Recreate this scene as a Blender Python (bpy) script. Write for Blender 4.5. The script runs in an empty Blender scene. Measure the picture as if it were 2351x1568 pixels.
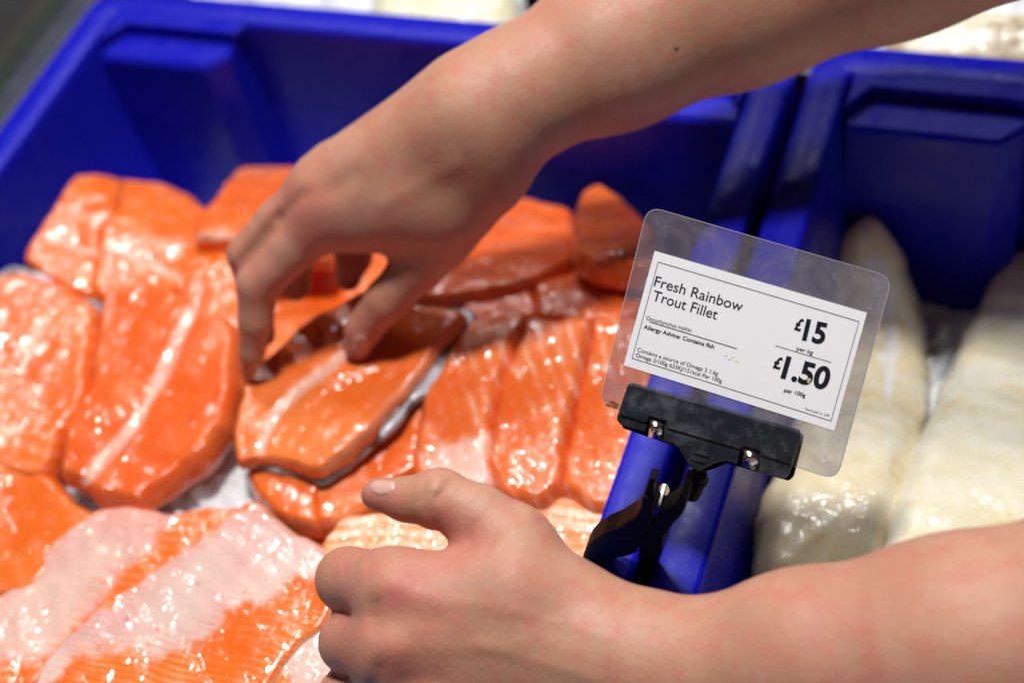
import bpy, bmesh, math, random
import numpy as np
from mathutils import Vector, Matrix
from mathutils.bvhtree import BVHTree

# ------------------------------------------------------------------ camera
# measured from the straight tub rims in the photograph: z = 0 is the plane of the tub rims
F = 3265.0
CX, CY = 1175.5, 784.0
R_ = np.array([.9276, .326, -.182]); D_ = np.array([.1547, -.780, -.606]); W_ = np.array([-.340, .534, -.773])
W_ /= np.linalg.norm(W_); R_ -= W_*(R_@W_); R_ /= np.linalg.norm(R_); D_ = np.cross(W_, R_)
H0 = .57
C_ = np.array([0., 0., H0])
scene = bpy.context.scene
cam = bpy.data.cameras.new('camera'); camo = bpy.data.objects.new('camera', cam)
scene.collection.objects.link(camo); scene.camera = camo
cam.lens = 50; cam.sensor_width = 36; cam.clip_start = .02; cam.clip_end = 50
m = Matrix.Identity(4)
for i in range(3):
    m[i][0] = R_[i]; m[i][1] = -D_[i]; m[i][2] = -W_[i]; m[i][3] = C_[i]
camo.matrix_world = m
cam.dof.use_dof = True; cam.dof.focus_distance = .612; cam.dof.aperture_fstop = 3.5
cam.dof.aperture_blades = 9

# ------------------------------------------------------------------ world and lamps
world = bpy.data.worlds.new('World'); scene.world = world; world.use_nodes = True
bg = world.node_tree.nodes['Background']; bg.inputs[0].default_value = (.80, .88, 1, 1); bg.inputs[1].default_value = .035
def area(name, loc, size, power, col=(1, .98, .965), target=(-.25, .4, 0)):
    l = bpy.data.lights.new(name, 'AREA'); l.shape = 'DISK'; l.size = size; l.energy = power; l.color = col
    o = bpy.data.objects.new(name, l); scene.collection.objects.link(o); o.location = loc
    o.rotation_euler = (Vector(target)-Vector(loc)).to_track_quat('-Z', 'Y').to_euler()
    return o
area('overhead_lamp', (-.24, .68, 1.9), .26, 45)
for x, y, w, d in ((-1.05, 1.60, 12, .24), (-.55, 1.45, 5, .16), (-.85, 2.15, 5, .16), (-1.7, 1.8, 4, .16), (-.15, 2.0, 5, .16), (.35, 1.6, 1.5, .12)):  # small lamps added at the back for glints on the wet fish
    area('overhead_lamp', (x, y, 1.9), d, w)
area('overhead_lamp', (-1.0, .1, 1.9), .3, 1.0)  # weak lamp added in front as fill
scene.view_settings.view_transform = 'Standard'; scene.view_settings.look = 'None'
scene.view_settings.exposure = -.27; scene.view_settings.gamma = 1.0
scene.render.engine = 'CYCLES'
scene.cycles.use_denoising = True
scene.cycles.max_bounces = 8; scene.cycles.sample_clamp_indirect = 6

rng = random.Random(7); nrng = np.random.default_rng(7)

# ------------------------------------------------------------------ helpers
def ray(x, y): return W_ + R_*(x-CX)/F + D_*(y-CY)/F
def PD(x, y, d): return C_ + ray(x, y)*d
def PZ(x, y, z):
    r = ray(x, y); return C_ + r*((z-H0)/r[2])
def PX(x, y, n, p0):                      # on a plane with normal n through p0
    r = ray(x, y); n = np.array(n); return C_ + r*(((np.array(p0)-C_)@n)/(r@n))
def proj(p):
    v = np.asarray(p)-C_; d = v@W_
    return CX+F*(v@R_)/d, CY+F*(v@D_)/d, d
def proj3(X, Y, Z):
    v = np.stack([X, Y, Z], -1)-C_; d = v@W_; return CX+F*(v@R_)/d, CY+F*(v@D_)/d, d
def link(o): scene.collection.objects.link(o); return o
def empty(name, loc, label, cat, group=None):
    o = link(bpy.data.objects.new(name, None)); o.location = loc; o.empty_display_size = .02
    tag(o, label, cat, group); return o
def tag(o, label=None, cat=None, group=None, kind=None):
    if label: o['label'] = label
    if cat: o['category'] = cat
    if group: o['group'] = group
    if kind: o['kind'] = kind
    return o
def mesh(name, verts, faces, mat, parent=None, smooth=True):
    me = bpy.data.meshes.new(name)
    off = Vector(parent.matrix_basis.translation) if parent is not None else Vector((0, 0, 0))
    me.from_pydata([tuple(Vector(v)-off) for v in verts], [], [tuple(int(i) for i in f) for f in faces])
    me.materials.append(mat)
    if smooth: me.polygons.foreach_set('use_smooth', [True]*len(me.polygons))
    me.update()
    o = link(bpy.data.objects.new(name, me))
    if parent is not None: o.parent = parent
    return o
def fix_normals(o):
    bm = bmesh.new(); bm.from_mesh(o.data); bmesh.ops.recalc_face_normals(bm, faces=bm.faces); bm.to_mesh(o.data); bm.free()
def bevel(o, w, seg=3, ang=35):
    md = o.modifiers.new('bevel', 'BEVEL'); md.width = w; md.segments = seg; md.limit_method = 'ANGLE'; md.angle_limit = math.radians(ang)
    md.harden_normals = False
    return o
def attr(o, name, arr):
    a = o.data.attributes.new(name, 'FLOAT', 'POINT'); a.data.foreach_set('value', np.asarray(arr, dtype=np.float32))

# ------------------------------------------------------------------ node helpers
class NT:
    def __init__(s, name):
        s.m = bpy.data.materials.new(name); s.m.use_nodes = True; s.t = s.m.node_tree; s.n = s.t.nodes; s.l = s.t.links
        s.b = s.n['Principled BSDF']; s.out = s.n['Material Output']
    def put(s, sock, v):
        if isinstance(v, bpy.types.NodeSocket): s.l.new(v, sock)
        elif v is not None:
            if sock.type == 'RGBA' and len(v) == 3: v = (*v, 1)
            sock.default_value = v
    def set(s, name, v): s.put(s.b.inputs[name], v)
    def math(s, op, a, b=None, c=None, clamp=False):
        n = s.n.new('ShaderNodeMath'); n.operation = op; n.use_clamp = clamp
        for i, v in enumerate((a, b, c)):
            if v is not None: s.put(n.inputs[i], v)
        return n.outputs[0]
    def attr(s, name):
        n = s.n.new('ShaderNodeAttribute'); n.attribute_name = name; return n.outputs['Fac']
    def coord(s): return s.n.new('ShaderNodeTexCoord').outputs['Object']
    def noise(s, scale, detail=3, rough=.5, vec=None, dist=0):
        n = s.n.new('ShaderNodeTexNoise'); s.put(n.inputs['Vector'], vec if vec is not None else s.coord())
        n.inputs['Scale'].default_value = scale; n.inputs['Detail'].default_value = detail; n.inputs['Roughness'].default_value = rough
        n.inputs['Distortion'].default_value = dist; return n.outputs['Fac']
    def vor(s, scale, feat='F1'):
        n = s.n.new('ShaderNodeTexVoronoi'); s.put(n.inputs['Vector'], s.coord()); n.inputs['Scale'].default_value = scale; n.feature = feat
        return n.outputs['Distance']
    def mr(s, v, a, b, c=0., d=1., smooth=True):
        n = s.n.new('ShaderNodeMapRange'); n.interpolation_type = 'SMOOTHSTEP' if smooth else 'LINEAR'
        for i, x in enumerate((v, a, b, c, d)): s.put(n.inputs[i], x)
        return n.outputs[0]
    def mix(s, f, a, b):
        n = s.n.new('ShaderNodeMix'); n.data_type = 'RGBA'; s.put(n.inputs[0], f)
        s.put(n.inputs[6], a); s.put(n.inputs[7], b); return n.outputs[2]
    def bump(s, h, strength=1., dist=.001, normal=None):
        n = s.n.new('ShaderNodeBump'); n.inputs['Strength'].default_value = strength; n.inputs['Distance'].default_value = dist
        s.put(n.inputs['Height'], h)
        if normal is not None: s.put(n.inputs['Normal'], normal)
        return n.outputs[0]

def plastic(name, col, rough=.35, bump=.15, var=.15, wear=None, spec=.5):
    t = NT(name); n = t.noise(60, 4, .6); n2 = t.noise(9, 2)
    dark = tuple(c*(1-var) for c in col); lite = tuple(min(1, c*(1+var)) for c in col)
    base = t.mix(n2, dark, lite); ro = t.mr(n, .3, .7, rough-.08, rough+.12)
    if wear:
        st = t.n.new('ShaderNodeMapping'); t.put(st.inputs['Vector'], t.coord()); st.inputs['Scale'].default_value = (1, .12, 1); st.inputs['Rotation'].default_value = (.2, .1, .5)
        a = t.mr(t.noise(520, 3, .6, st.outputs[0]), .63, .72); b_ = t.mr(t.noise(34, 5, .7), .52, .70)
        m_ = t.math('MULTIPLY', a, t.math('ADD', t.math('MULTIPLY', b_, .5), .12)); c_ = t.mr(t.noise(240, 4, .7), .66, .76, 0, .35)
        m_ = t.math('ADD', m_, t.math('MULTIPLY', c_, b_), clamp=True)
        base = t.mix(m_, base, wear); ro = t.math('ADD', ro, t.math('MULTIPLY', m_, .3))
    t.set('Base Color', base); t.set('Roughness', ro)
    t.set('Specular IOR Level', spec)
    t.set('Normal', t.bump(t.noise(300, 3, .6), bump, .0004)); return t.m

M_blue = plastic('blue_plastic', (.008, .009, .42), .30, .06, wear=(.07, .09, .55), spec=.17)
M_blue2 = plastic('blue_plastic_shaded', (.006, .006, .32), .30, .06, wear=(.05, .06, .46), spec=.17)  # same plastic, darkened for the arms' shade over the right tub
M_black = plastic('black_plastic', (.003, .003, .0035), .50, .06, .2, spec=.07)
M_steel = plastic('grey_steel', (.036, .040, .062), .4, .1)
M_green = plastic('dark_green_trim', (.006, .014, .010), .5, .1)
M_brown = plastic('brown_trim', (.022, .021, .015), .5, .1)
M_dark = plastic('dark_floor', (.010, .010, .010), .7, .1)

def m_bar():
    t = NT('worn_black_plastic')
    n = t.noise(90, 6, .65); v = t.noise(420, 4, .7)
    t.set('Base Color', t.mix(t.mr(n, .45, .75), (.014, .018, .024), (.055, .066, .082)))
    t.set('Roughness', t.mr(n, .35, .7, .28, .6)); t.set('Normal', t.bump(v, .25, .0003)); return t.m
M_bar = m_bar()
def m_metal():
    t = NT('spring_metal'); t.set('Base Color', (.62, .58, .53)); t.set('Metallic', 1.); t.set('Roughness', .22)
    t.set('Normal', t.bump(t.noise(500, 2), .15, .0002)); return t.m
M_metal = m_metal()
def m_ice():
    t = NT('crushed_ice'); n = t.noise(160, 5, .65); v = t.vor(130)
    t.set('Base Color', t.mix(n, (.70, .73, .80), (.95, .96, .98)))
    t.set('Roughness', t.mr(t.noise(300, 3), .3, .7, .12, .55)); t.set('Subsurface Weight', .4); t.set('Subsurface Radius', (.008, .009, .011)); t.set('Subsurface Scale', 1.)
    t.set('Normal', t.bump(t.math('ADD', n, v), .8, .003)); return t.m
M_ice = m_ice()

def m_skin():
    t = NT('skin')
    big = t.noise(26, 4, .6); mid = t.noise(95, 4, .6); fine = t.noise(700, 3, .6)
    c = t.mix(t.mr(big, .35, .65), (.47, .235, .145), (.54, .285, .190))
    c = t.mix(t.math('MULTIPLY', t.mr(mid, .42, .70), .65), c, (.53, .185, .130))
    c = t.mix(t.math('MULTIPLY', t.attr('flush'), .75, clamp=True), c, (.54, .165, .125))
    c = t.mix(t.math('MULTIPLY', t.mr(t.noise(38, 3, .5, None, .8), .55, .72), .30), c, (.44, .27, .21))
    c = t.mix(t.math('MULTIPLY', t.mr(t.noise(420, 2, .5), .62, .72), .22), c, (.50, .20, .14))
    t.set('Base Color', c); t.set('Roughness', t.mr(fine, .3, .7, .44, .60)); t.set('Specular IOR Level', .32)
    t.set('Subsurface Weight', .22); t.set('Subsurface Radius', (.9, .32, .18)); t.set('Subsurface Scale', .006)
    b1 = t.bump(t.vor(560), .35, .0003); b2 = t.bump(t.noise(240, 4, .65, None, .5), .2, .0004, b1); t.set('Normal', t.bump(mid, .2, .0012, b2)); return t.m
M_skin = m_skin()
def m_nail():
    t = NT('fingernail'); t.set('Base Color', t.mix(t.noise(60), (.58, .31, .25), (.66, .40, .33))); t.set('Roughness', .4)
    t.set('Subsurface Weight', .2); t.set('Subsurface Radius', (.9, .4, .3)); t.set('Subsurface Scale', .003); return t.m
M_nail = m_nail()
M_mole = plastic('mole_brown', (.27, .11, .065), .5)

# ------------------------------------------------------------------ tubs
def loop_rect(x0, x1, y0, y1, r, n=6, extra=None):
    pts = []
    for cx, cy, a0 in ((x1-r, y1-r, 0), (x0+r, y1-r, 90), (x0+r, y0+r, 180), (x1-r, y0+r, 270)):
        for i in range(n+1):
            a = math.radians(a0+90*i/n); pts.append((cx+r*math.cos(a), cy+r*math.sin(a)))
    return pts
def tub(x0, x1, y0, y1, rw, mat, label, depth=.215):
    e = empty('fish_tub', ((x0+x1)/2, (y0+y1)/2, -depth), label, 'tub', 'blue plastic fish tubs')
    # rim: flat top with rounded lips (a ring)
    def ring(loops, name, close=False):
        vs = []; fs = []; n = len(loops[0][0])
        for pts, z in loops: vs += [(p[0], p[1], z) for p in pts]
        for k in range(len(loops)-1):
            for i in range(n):
                j = (i+1) % n; fs.append((k*n+i, k*n+j, (k+1)*n+j, (k+1)*n+i))
        if close: fs.append(tuple(range((len(loops)-1)*n, len(loops)*n)))
        o = mesh(name, vs, fs, mat, e); fix_normals(o); return o
    R = .022
    def o_(d): return loop_rect(x0+d, x1-d, y0+d, y1-d, max(R-d, .004))
    lo = [(o_(.0015), -.034), (o_(0), -.030), (o_(0), -.003), (o_(.0009), -.0009), (o_(.003), 0), (o_(rw-.003), 0), (o_(rw-.0008), -.001), (o_(rw), -.0035), (o_(rw+.0005), -.009)]
    ring(lo, 'rim')
    ring([(o_(rw+.0005), -.009), (o_(rw+.004), -.05), (o_(rw+.018), -depth+.006), (o_(rw+.026), -depth)], 'wall', True)
    ring([(o_(.006), -.028), (o_(.010), -.08), (o_(.022), -depth-.004)], 'outer_wall', True)
    # stacking pillars: a lower ledge with a sloping front, in both rear corners
    for s in (0, 1):
        w = .098 if s == 0 else .165
        xa, xb = (x0+rw+.004, x0+rw+w) if s == 0 else (x1-rw-w, x1-rw-.004)
        yb, yf = y1-rw+.004, y1-rw-.034
        ch = .012; top = -.010
        def prof(g, z):
            a = [(xa-g*0, yb), (xa, yf-g+ch*(s == 1)), (xa+ch*(s == 1), yf-g), (xb-ch*(s == 0), yf-g), (xb+g*.35*(s == 0), yf-g+ch*(s == 0)), (xb+g*.35*(s == 0), yb)]
            if s == 1: a = [(xa-g*.35, yb), (xa-g*.35, yf-g+ch), (xa+ch, yf-g), (xb, yf-g), (xb, yf-g+.0001), (xb, yb)]
            return [(p[0], p[1], z) for p in a]
        L = [prof(-.003, top), prof(.000, top-.003), prof(.006, -.06), prof(.016, -depth)]
        vs = sum(L, []); n = 6; fs = [tuple(range(n))]
        for k in range(3):
            for i in range(n): j = (i+1) % n; fs.append((k*n+i, k*n+j, (k+1)*n+j, (k+1)*n+i))
        p = mesh('pillar', vs, fs, mat, e, smooth=False); fix_normals(p); bevel(p, .003)
        # raised collar strip of the rim over the pillar
        px0, px1 = (xa-.002, xb+.004) if s == 0 else (xa-.004, xb+.002)
        yy = y1-rw
        vs = [(px0, yy+.006, -.0006), (px1+.004, yy+.006, -.0006), (px1-.002, yy-.009, -.0006), (px0+.012, yy-.009, -.0006), (px0, yy-.026, -.0006)] if s == 0 else \
             [(px0-.004, yy+.006, -.0006), (px1, yy+.006, -.0006), (px1, yy-.026, -.0006), (px1-.012, yy-.009, -.0006), (px0+.002, yy-.009, -.0006)]
        vs2 = [(v[0], v[1], -.008) for v in vs]; n = 5
        fs = [tuple(range(5)), tuple(range(9, 4, -1))]+[(i, (i+1) % 5, 5+(i+1) % 5, 5+i) for i in range(5)]
        q = mesh('rim_web', vs+vs2, fs, mat, e, smooth=False); fix_normals(q); bevel(q, .0012, 2)
    return e
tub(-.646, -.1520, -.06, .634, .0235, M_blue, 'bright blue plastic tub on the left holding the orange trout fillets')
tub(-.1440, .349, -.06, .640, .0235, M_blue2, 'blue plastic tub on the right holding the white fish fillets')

# ------------------------------------------------------------------ counter round the tubs
def box(name, x0, x1, y0, y1, z0, z1, mat, parent=None, bev=.002):
    vs = [(x, y, z) for z in (z0, z1) for x, y in ((x0, y0), (x1, y0), (x1, y1), (x0, y1))]
    fs = [(3, 2, 1, 0), (4, 5, 6, 7), (0, 1, 5, 4), (1, 2, 6, 5), (2, 3, 7, 6), (3, 0, 4, 7)]
    o = mesh(name, vs, fs, mat, parent, smooth=False)
    if bev: bevel(o, bev, 2)
    return o
e = empty('display_counter', (-.2, .4, -.26), 'dark fish counter with grey and dark green edge strips left of the tubs', 'counter')
box('counter_base', -.9, .7, -.3, 1.5, -.40, -.24, M_dark, e)
box('edge_strip', -.672, -.650, -.3, 1.5, -.235, -.006, M_steel, e)
box('trim', -.694, -.6725, -.3, 1.5, -.235, -.012, M_green, e)
box('trim', -.712, -.6945, -.3, 1.5, -.235, -.016, M_brown, e)
box('counter_side', -.90, -.7125, -.3, 1.5, -.235, -.030, M_dark, e)
box('divider', -.64, .7, .645, .655, -.235, -.03, M_steel, e)

# ------------------------------------------------------------------ heaps of ice
def sm(a, b, x): t = np.clip((x-a)/(b-a), 0, 1); return t*t*(3-2*t)
def HL(x, y):
    z = -.064 - .052*sm(.44, .60, y) + .024*sm(-.50, -.60, x)*sm(.62, .44, y)
    return z
def HR(x, y): return -.082 - .068*sm(.36, .56, y)
def HW(x, y): return HR(x, y)+.055*sm(.50, .585, y)*sm(-.05, -.09, x)
def HB(x, y): return -.045 + .03*sm(.65, .80, y) + 0*x
def segdist(px, py, pts):
    best = np.full(px.shape, 1e9); sign = np.ones(px.shape)
    for (ax, ay), (bx, by) in zip(pts[:-1], pts[1:]):
        dx, dy = bx-ax, by-ay; t = np.clip(((px-ax)*dx+(py-ay)*dy)/(dx*dx+dy*dy+1e-9), 0, 1)
        d = np.hypot(px-ax-t*dx, py-ay-t*dy); cr = (px-ax)*dy-(py-ay)*dx
        sign = np.where(d < best, np.sign(cr), sign); best = np.minimum(best, d)
    return best, sign
def snoise(x, y, seed, freq, octs=3):
    r = np.random.default_rng(seed); v = 0*x
    for o in range(octs):
        for k in range(4):
            a = r.uniform(0, 6.28); f = freq*(1.9**o)*r.uniform(.7, 1.3); v = v+np.sin((x*np.cos(a)+y*np.sin(a))*f+r.uniform(0, 6.28))*(.55**o)/3
    return v
def ice(name, x0, x1, y0, y1, Hf, label, off=0., step=.0035, back=0.):
    nx = int((x1-x0)/step); ny = int((y1-y0)/step)
    X, Y = np.meshgrid(np.linspace(x0, x1, nx), np.linspace(y0, y1, ny), indexing='ij')
    Z = Hf(X, Y)+off-back*np.maximum(sm(.42, .52, Y), sm(-.50, -.56, X)*sm(.30, .36, Y))+.0028*snoise(X, Y, 3, 90, 3)+nrng.uniform(-.0016, .0016, X.shape)
    if back:                                    # the ice is heaped only in the gap between the fillets, elsewhere fish press it down
        qx, qy, _ = proj3(X, Y, Z); d1, _ = segdist(qx, qy, [(150, 1140), (300, 1150), (450, 1120), (560, 1060)]); Z = Z+.007-.029*sm(110, 190, d1)
    # angular chips
    r = np.random.default_rng(11)
    for k in range(2600):
        i = r.integers(3, nx-4); j = r.integers(3, ny-4); Z[i:i+r.integers(1, 4), j:j+r.integers(1, 4)] += r.uniform(.0015, .006)
    Z[0, :] = Z[-1, :] = Z[:, 0] = Z[:, -1] = -.2
    I = np.arange(nx*ny).reshape(nx, ny)
    fs = np.stack([I[:-1, :-1], I[1:, :-1], I[1:, 1:], I[:-1, 1:]], -1).reshape(-1, 4)
    o = mesh(name, np.stack([X, Y, Z], -1).reshape(-1, 3), fs, M_ice)
    tag(o, label, 'ice', kind='stuff'); return o
ice('crushed_ice', -.612, -.184, -.01, .598, HL, 'crushed white ice bedding the trout fillets in the left tub', off=.004, back=.05)
ice('crushed_ice', -.111, .31, .0, .602, HR, 'crushed ice under the white fish in the right tub', off=.008)
ice('crushed_ice', -.62, .62, .662, 1.35, HB, 'bank of white ice on the counter behind the two tubs', step=.005)

# ------------------------------------------------------------------ fish
def fish_mat(name, a, b, line=(1, .8, .7), lam=.006, ls=.4, lw=(.2, .95), seamc=(.84, .47, .36), seamw=.0020, memc=(.80, .60, .56), memn=.012,
             edgew=0., edgec=(.8, .55, .35), seed=0., bumps=1., rough=.3, wet=.65, spots=None, lmem=.06):
    t = NT(name)
    sn = t.n.new('ShaderNodeVectorMath'); sn.operation = 'ADD'; t.put(sn.inputs[0], t.coord()); sn.inputs[1].default_value = (seed, seed*.7, seed*.3)
    vec = sn.outputs[0]
    n1 = t.noise(22, 4, .55, vec); n2 = t.noise(85, 4, .6, vec); n3 = t.noise(330, 3, .6, vec); n4 = t.noise(45, 3, .6, vec, 1.); n5 = t.noise(19, 2, .5, vec)
    c = t.mix(t.mr(n1, .32, .68), a, b)
    c = t.mix(t.math('MULTIPLY', t.mr(n2, .5, .8), .25), c, tuple(min(1, x*1.3+.05) for x in b))
    s = t.math('ADD', t.attr('s'), t.math('ADD', t.math('MULTIPLY', t.math('SUBTRACT', n5, .5), .014), t.math('MULTIPLY', t.math('SUBTRACT', n4, .5), lam*.7)))
    w = t.math('MULTIPLY_ADD', t.math('SINE', t.math('MULTIPLY', s, 6.2832/lam)), .5, .5)
    brk = t.math('MULTIPLY', t.mr(n1, .38, .62, .1, 1.), t.mr(n2, .35, .6, .25, 1.))
    ln = t.math('MULTIPLY', t.mr(w, lw[0], lw[1]), brk)
    c = t.mix(t.math('MULTIPLY', ln, ls, clamp=True), c, line)
    # pale membrane
    mm = t.math('ADD', t.attr('memb'), t.math('MULTIPLY', t.math('SUBTRACT', t.noise(60, 5, .7, vec), .5), memn))
    mask = t.mr(mm, -.0035, .0035)
    mc = t.mix(t.mr(n5, .38, .62), tuple(x*y for x, y in zip(memc, (1., .86, .84))), tuple(min(1, x*y) for x, y in zip(memc, (1.03, 1.12, 1.05))))
    mc = t.mix(t.math('MULTIPLY', ln, lmem), mc, a)
    near = t.math('MULTIPLY', t.mr(mm, .011, .0), t.mr(w, .35, .9)); mc = t.mix(t.math('MULTIPLY', near, .35), mc, b)
    mc = t.mix(t.math('MULTIPLY', t.mr(n4, .52, .72), .5), mc, tuple(x*y for x, y in zip(memc, (1.06, 1.1, 1.0))))
    mc = t.mix(t.math('MULTIPLY', t.mr(t.noise(110, 2, .5, vec), .66, .74), .5), mc, (.62, .16, .12))
    c = t.mix(mask, c, mc)
    # seam
    sd = t.math('ABSOLUTE', t.math('ADD', t.attr('seam'), t.math('MULTIPLY', t.math('SUBTRACT', n2, .5), .003)))
    sk = t.math('MULTIPLY', t.mr(sd, t.math('MULTIPLY', t.mr(n5, .35, .65, .6, 1.9), seamw), t.mr(n5, .35, .65, 0, seamw*.5)), t.mr(n2, .3, .55, .35, .9))
    c = t.mix(sk, c, seamc)
    if edgew:
        ed = t.math('ADD', t.attr('edge'), t.math('MULTIPLY', t.math('SUBTRACT', n2, .5), edgew))
        c = t.mix(t.mr(ed, edgew, edgew*.5, 0, .8), c, edgec)
    if spots: c = t.mix(t.mr(t.noise(30, 3, .6, vec), .56, .70, 0, .8), c, spots)
    t.set('Base Color', c)
    t.set('Roughness', t.mr(n2, .3, .7, rough-.08, rough+.1))
    t.set('Coat Weight', min(1, wet*1.5)); t.set('Coat Roughness', .13)
    t.set('Specular IOR Level', .3)
    t.set('Subsurface Weight', .12); t.set('Subsurface Radius', (1., .35, .15)); t.set('Subsurface Scale', .004)
    h = t.math('ADD', t.math('MULTIPLY', n3, .55), t.math('MULTIPLY', n2, 1.3))
    h = t.math('ADD', h, t.math('MULTIPLY', ln, -.12))
    nb = t.bump(h, .5*bumps, .0012)
    t.set('Normal', nb); t.set('Coat Normal', t.bump(t.math('MULTIPLY', t.math('ADD', t.math('MULTIPLY', t.noise(135, 1, .4, vec), .55), t.noise(62, 1, .4, vec)), t.mr(n1, .38, .62, .2, 1.)), 1., .0046*bumps**.5))
    return t.m

def resample(P, n):
    P = np.asarray(P, float)
    for _ in range(2):                        # Chaikin, rounds the traced corners
        Q = np.roll(P, -1, 0); P = np.stack([P*.91+Q*.09, P*.09+Q*.91], 1).reshape(-1, P.shape[1])
    d = np.linalg.norm(np.roll(P, -1, 0)-P, axis=1); s = np.concatenate([[0], np.cumsum(d)]); Pc = np.vstack([P, P[:1]])
    t = np.linspace(0, s[-1], n, endpoint=False)
    return np.stack([np.interp(t, s, Pc[:, k]) for k in range(P.shape[1])], 1)
def inpoly(px, py, pts):
    ins = np.zeros(px.shape, bool); n = len(pts)
    for i in range(n):
        x1, y1 = pts[i]; x2, y2 = pts[(i+1) % n]
        c = ((y1 > py) != (y2 > py)) & (px < (x2-x1)*(py-y1)/((y2-y1) if y2 != y1 else 1e-9)+x1); ins ^= c
    return ins
def fillet(name, pts, Hf, off, t, mat, label, group, cat='fish fillet', seam=None, memb=None, sdir=(1, 0), chev=0., R=None,
           tilt=(0, 0), n=150, rings=34, wav=.0024, seed=1, parent=None, groove=.0010, grow=.0018, top=1.):
    def Z(x, y, x0=0, y0=0): return Hf(x, y)+off+tilt[0]*(x-x0)+tilt[1]*(y-y0)
    if parent is None: off = off+t*.38; t = t*.66
    pts = resample(pts, n)
    c0 = pts.mean(0); g = PZ(c0[0], c0[1], -.04)
    B = []
    for x, y in pts:
        z = -.05
        for _ in range(25):
            p = PZ(x, y, z); z = .5*z+.5*(Z(p[0], p[1], g[0], g[1])+t*.45)
        B.append(PZ(x, y, z)[:2])
    B = np.array(B)
    if grow:
        T = np.roll(B, -1, 0)-np.roll(B, 1, 0); T /= np.linalg.norm(T, axis=1)[:, None]; N = np.stack([T[:, 1], -T[:, 0]], 1)
        if ((B-B.mean(0))*N).sum() < 0: N = -N
        B = B+N*grow
    al = np.arange(n)*(2*math.pi/n); rr_ = np.random.default_rng(seed+200)
    T = np.roll(B, -1, 0)-np.roll(B, 1, 0); T /= np.linalg.norm(T, axis=1)[:, None]; N = np.stack([T[:, 1], -T[:, 0]], 1)
    per = np.linalg.norm(np.roll(B, -1, 0)-B, axis=1).sum(); wob = sum(np.sin(al*round(per/l)+rr_.uniform(0, 6.28))*a_ for l, a_ in ((.045, .0007), (.026, .0004), (.015, .0002), (.009, .0001)))
    B = B+N*wob[:, None]
    c = B.mean(0); u, s, vt = np.linalg.svd(B-c); ax = vt[0]
    L = np.abs((B-c)@ax).max(); Wd = np.abs((B-c)@vt[1]).max(); hs = max(L-Wd*1.05, L*.1)
    sp = c+np.clip((B-c)@ax*.8, -hs, hs)[:, None]*ax
    ss = 1-np.linspace(0, 1, rings)**1.5
    R = R or t*.45
    vs = []; edge = []
    for k, q in enumerate(ss):
        p = sp+q*(B-sp); d = (1-q)*np.linalg.norm(B-sp, axis=1)
        e_ = np.clip(d/R, 0, 1); h = np.clip(1-(1-e_)**2.1, 0, 1)**.5
        z = Z(p[:, 0], p[:, 1], g[0], g[1])+t*h+wav*h*snoise(p[:, 0], p[:, 1], seed, 45, 2)+.0005*h*snoise(p[:, 0], p[:, 1], seed+50, 260, 2)
        vs.append(np.column_stack([p, z])); edge.append(d)
    V = np.vstack(vs); edge = np.concatenate(edge)
    px, py, dd = [], [], []
    v = V-C_; d = v@W_; px = CX+F*(v@R_)/d; py = CY+F*(v@D_)/d
    sc = .72/F
    if seam is not None:
        sd, sg = segdist(px, py, seam)
        ends = seam[0], seam[-1]
        sd = sd*sc; seamv = sd*sg
        V[:, 2] -= groove*np.exp(-(sd/.0028)**2)*np.clip(edge/.004, 0, 1)
    else: seamv = np.full(len(V), 1.)
    if memb is not None:
        md, _ = segdist(px, py, list(memb)+[memb[0]]); ins = inpoly(px, py, memb); mv = np.where(ins, md, -md)*sc
    else: mv = np.full(len(V), -1.)
    nl = math.hypot(*sdir); sx, sy = -sdir[1]/nl, sdir[0]/nl
    sv = (px*sx+py*sy)*sc
    if seam is not None and chev: sv = sv+chev*np.abs(seamv)
    nr = len(ss); fs = []
    for k in range(nr-1):
        for i in range(n):
            j = (i+1) % n; fs.append((k*n+i, k*n+j, (k+1)*n+j, (k+1)*n+i))
    # underside
    Vb = np.vstack([np.column_stack([sp+q*(B-sp), Z(sp[:, 0]+q*(B[:, 0]-sp[:, 0]), sp[:, 1]+q*(B[:, 1]-sp[:, 1]), g[0], g[1])-.0015*(1-q)]) for q in (.8, .3, 0)])
    base = len(V); prev = 0
    for k in range(3):
        st = base+k*n
        for i in range(n):
            j = (i+1) % n; fs.append((prev+j, prev+i, st+i, st+j))
        prev = st
    nb = len(Vb)
    V = np.vstack([V, Vb]); ext = lambda a, val: np.concatenate([a, np.full(nb, val)])
    if parent is None:
        o = mesh(name, V-np.array([*c, Z(c[0], c[1], g[0], g[1])]), fs, mat); o.location = (*c, Z(c[0], c[1], g[0], g[1]))
        tag(o, label, cat, group)
    else:
        o = mesh(name, V, fs, mat, None); o.parent = parent
        o.matrix_parent_inverse = Matrix.Translation(parent.location).inverted()
    bm = bmesh.new(); bm.from_mesh(o.data); bmesh.ops.recalc_face_normals(bm, faces=bm.faces); bm.to_mesh(o.data); bm.free()
    attr(o, 'edge', ext(edge, 0.)); attr(o, 'seam', ext(seamv, 1.)); attr(o, 'memb', ext(mv, -1.)); attr(o, 's', ext(sv, 0.))
    return o

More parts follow.
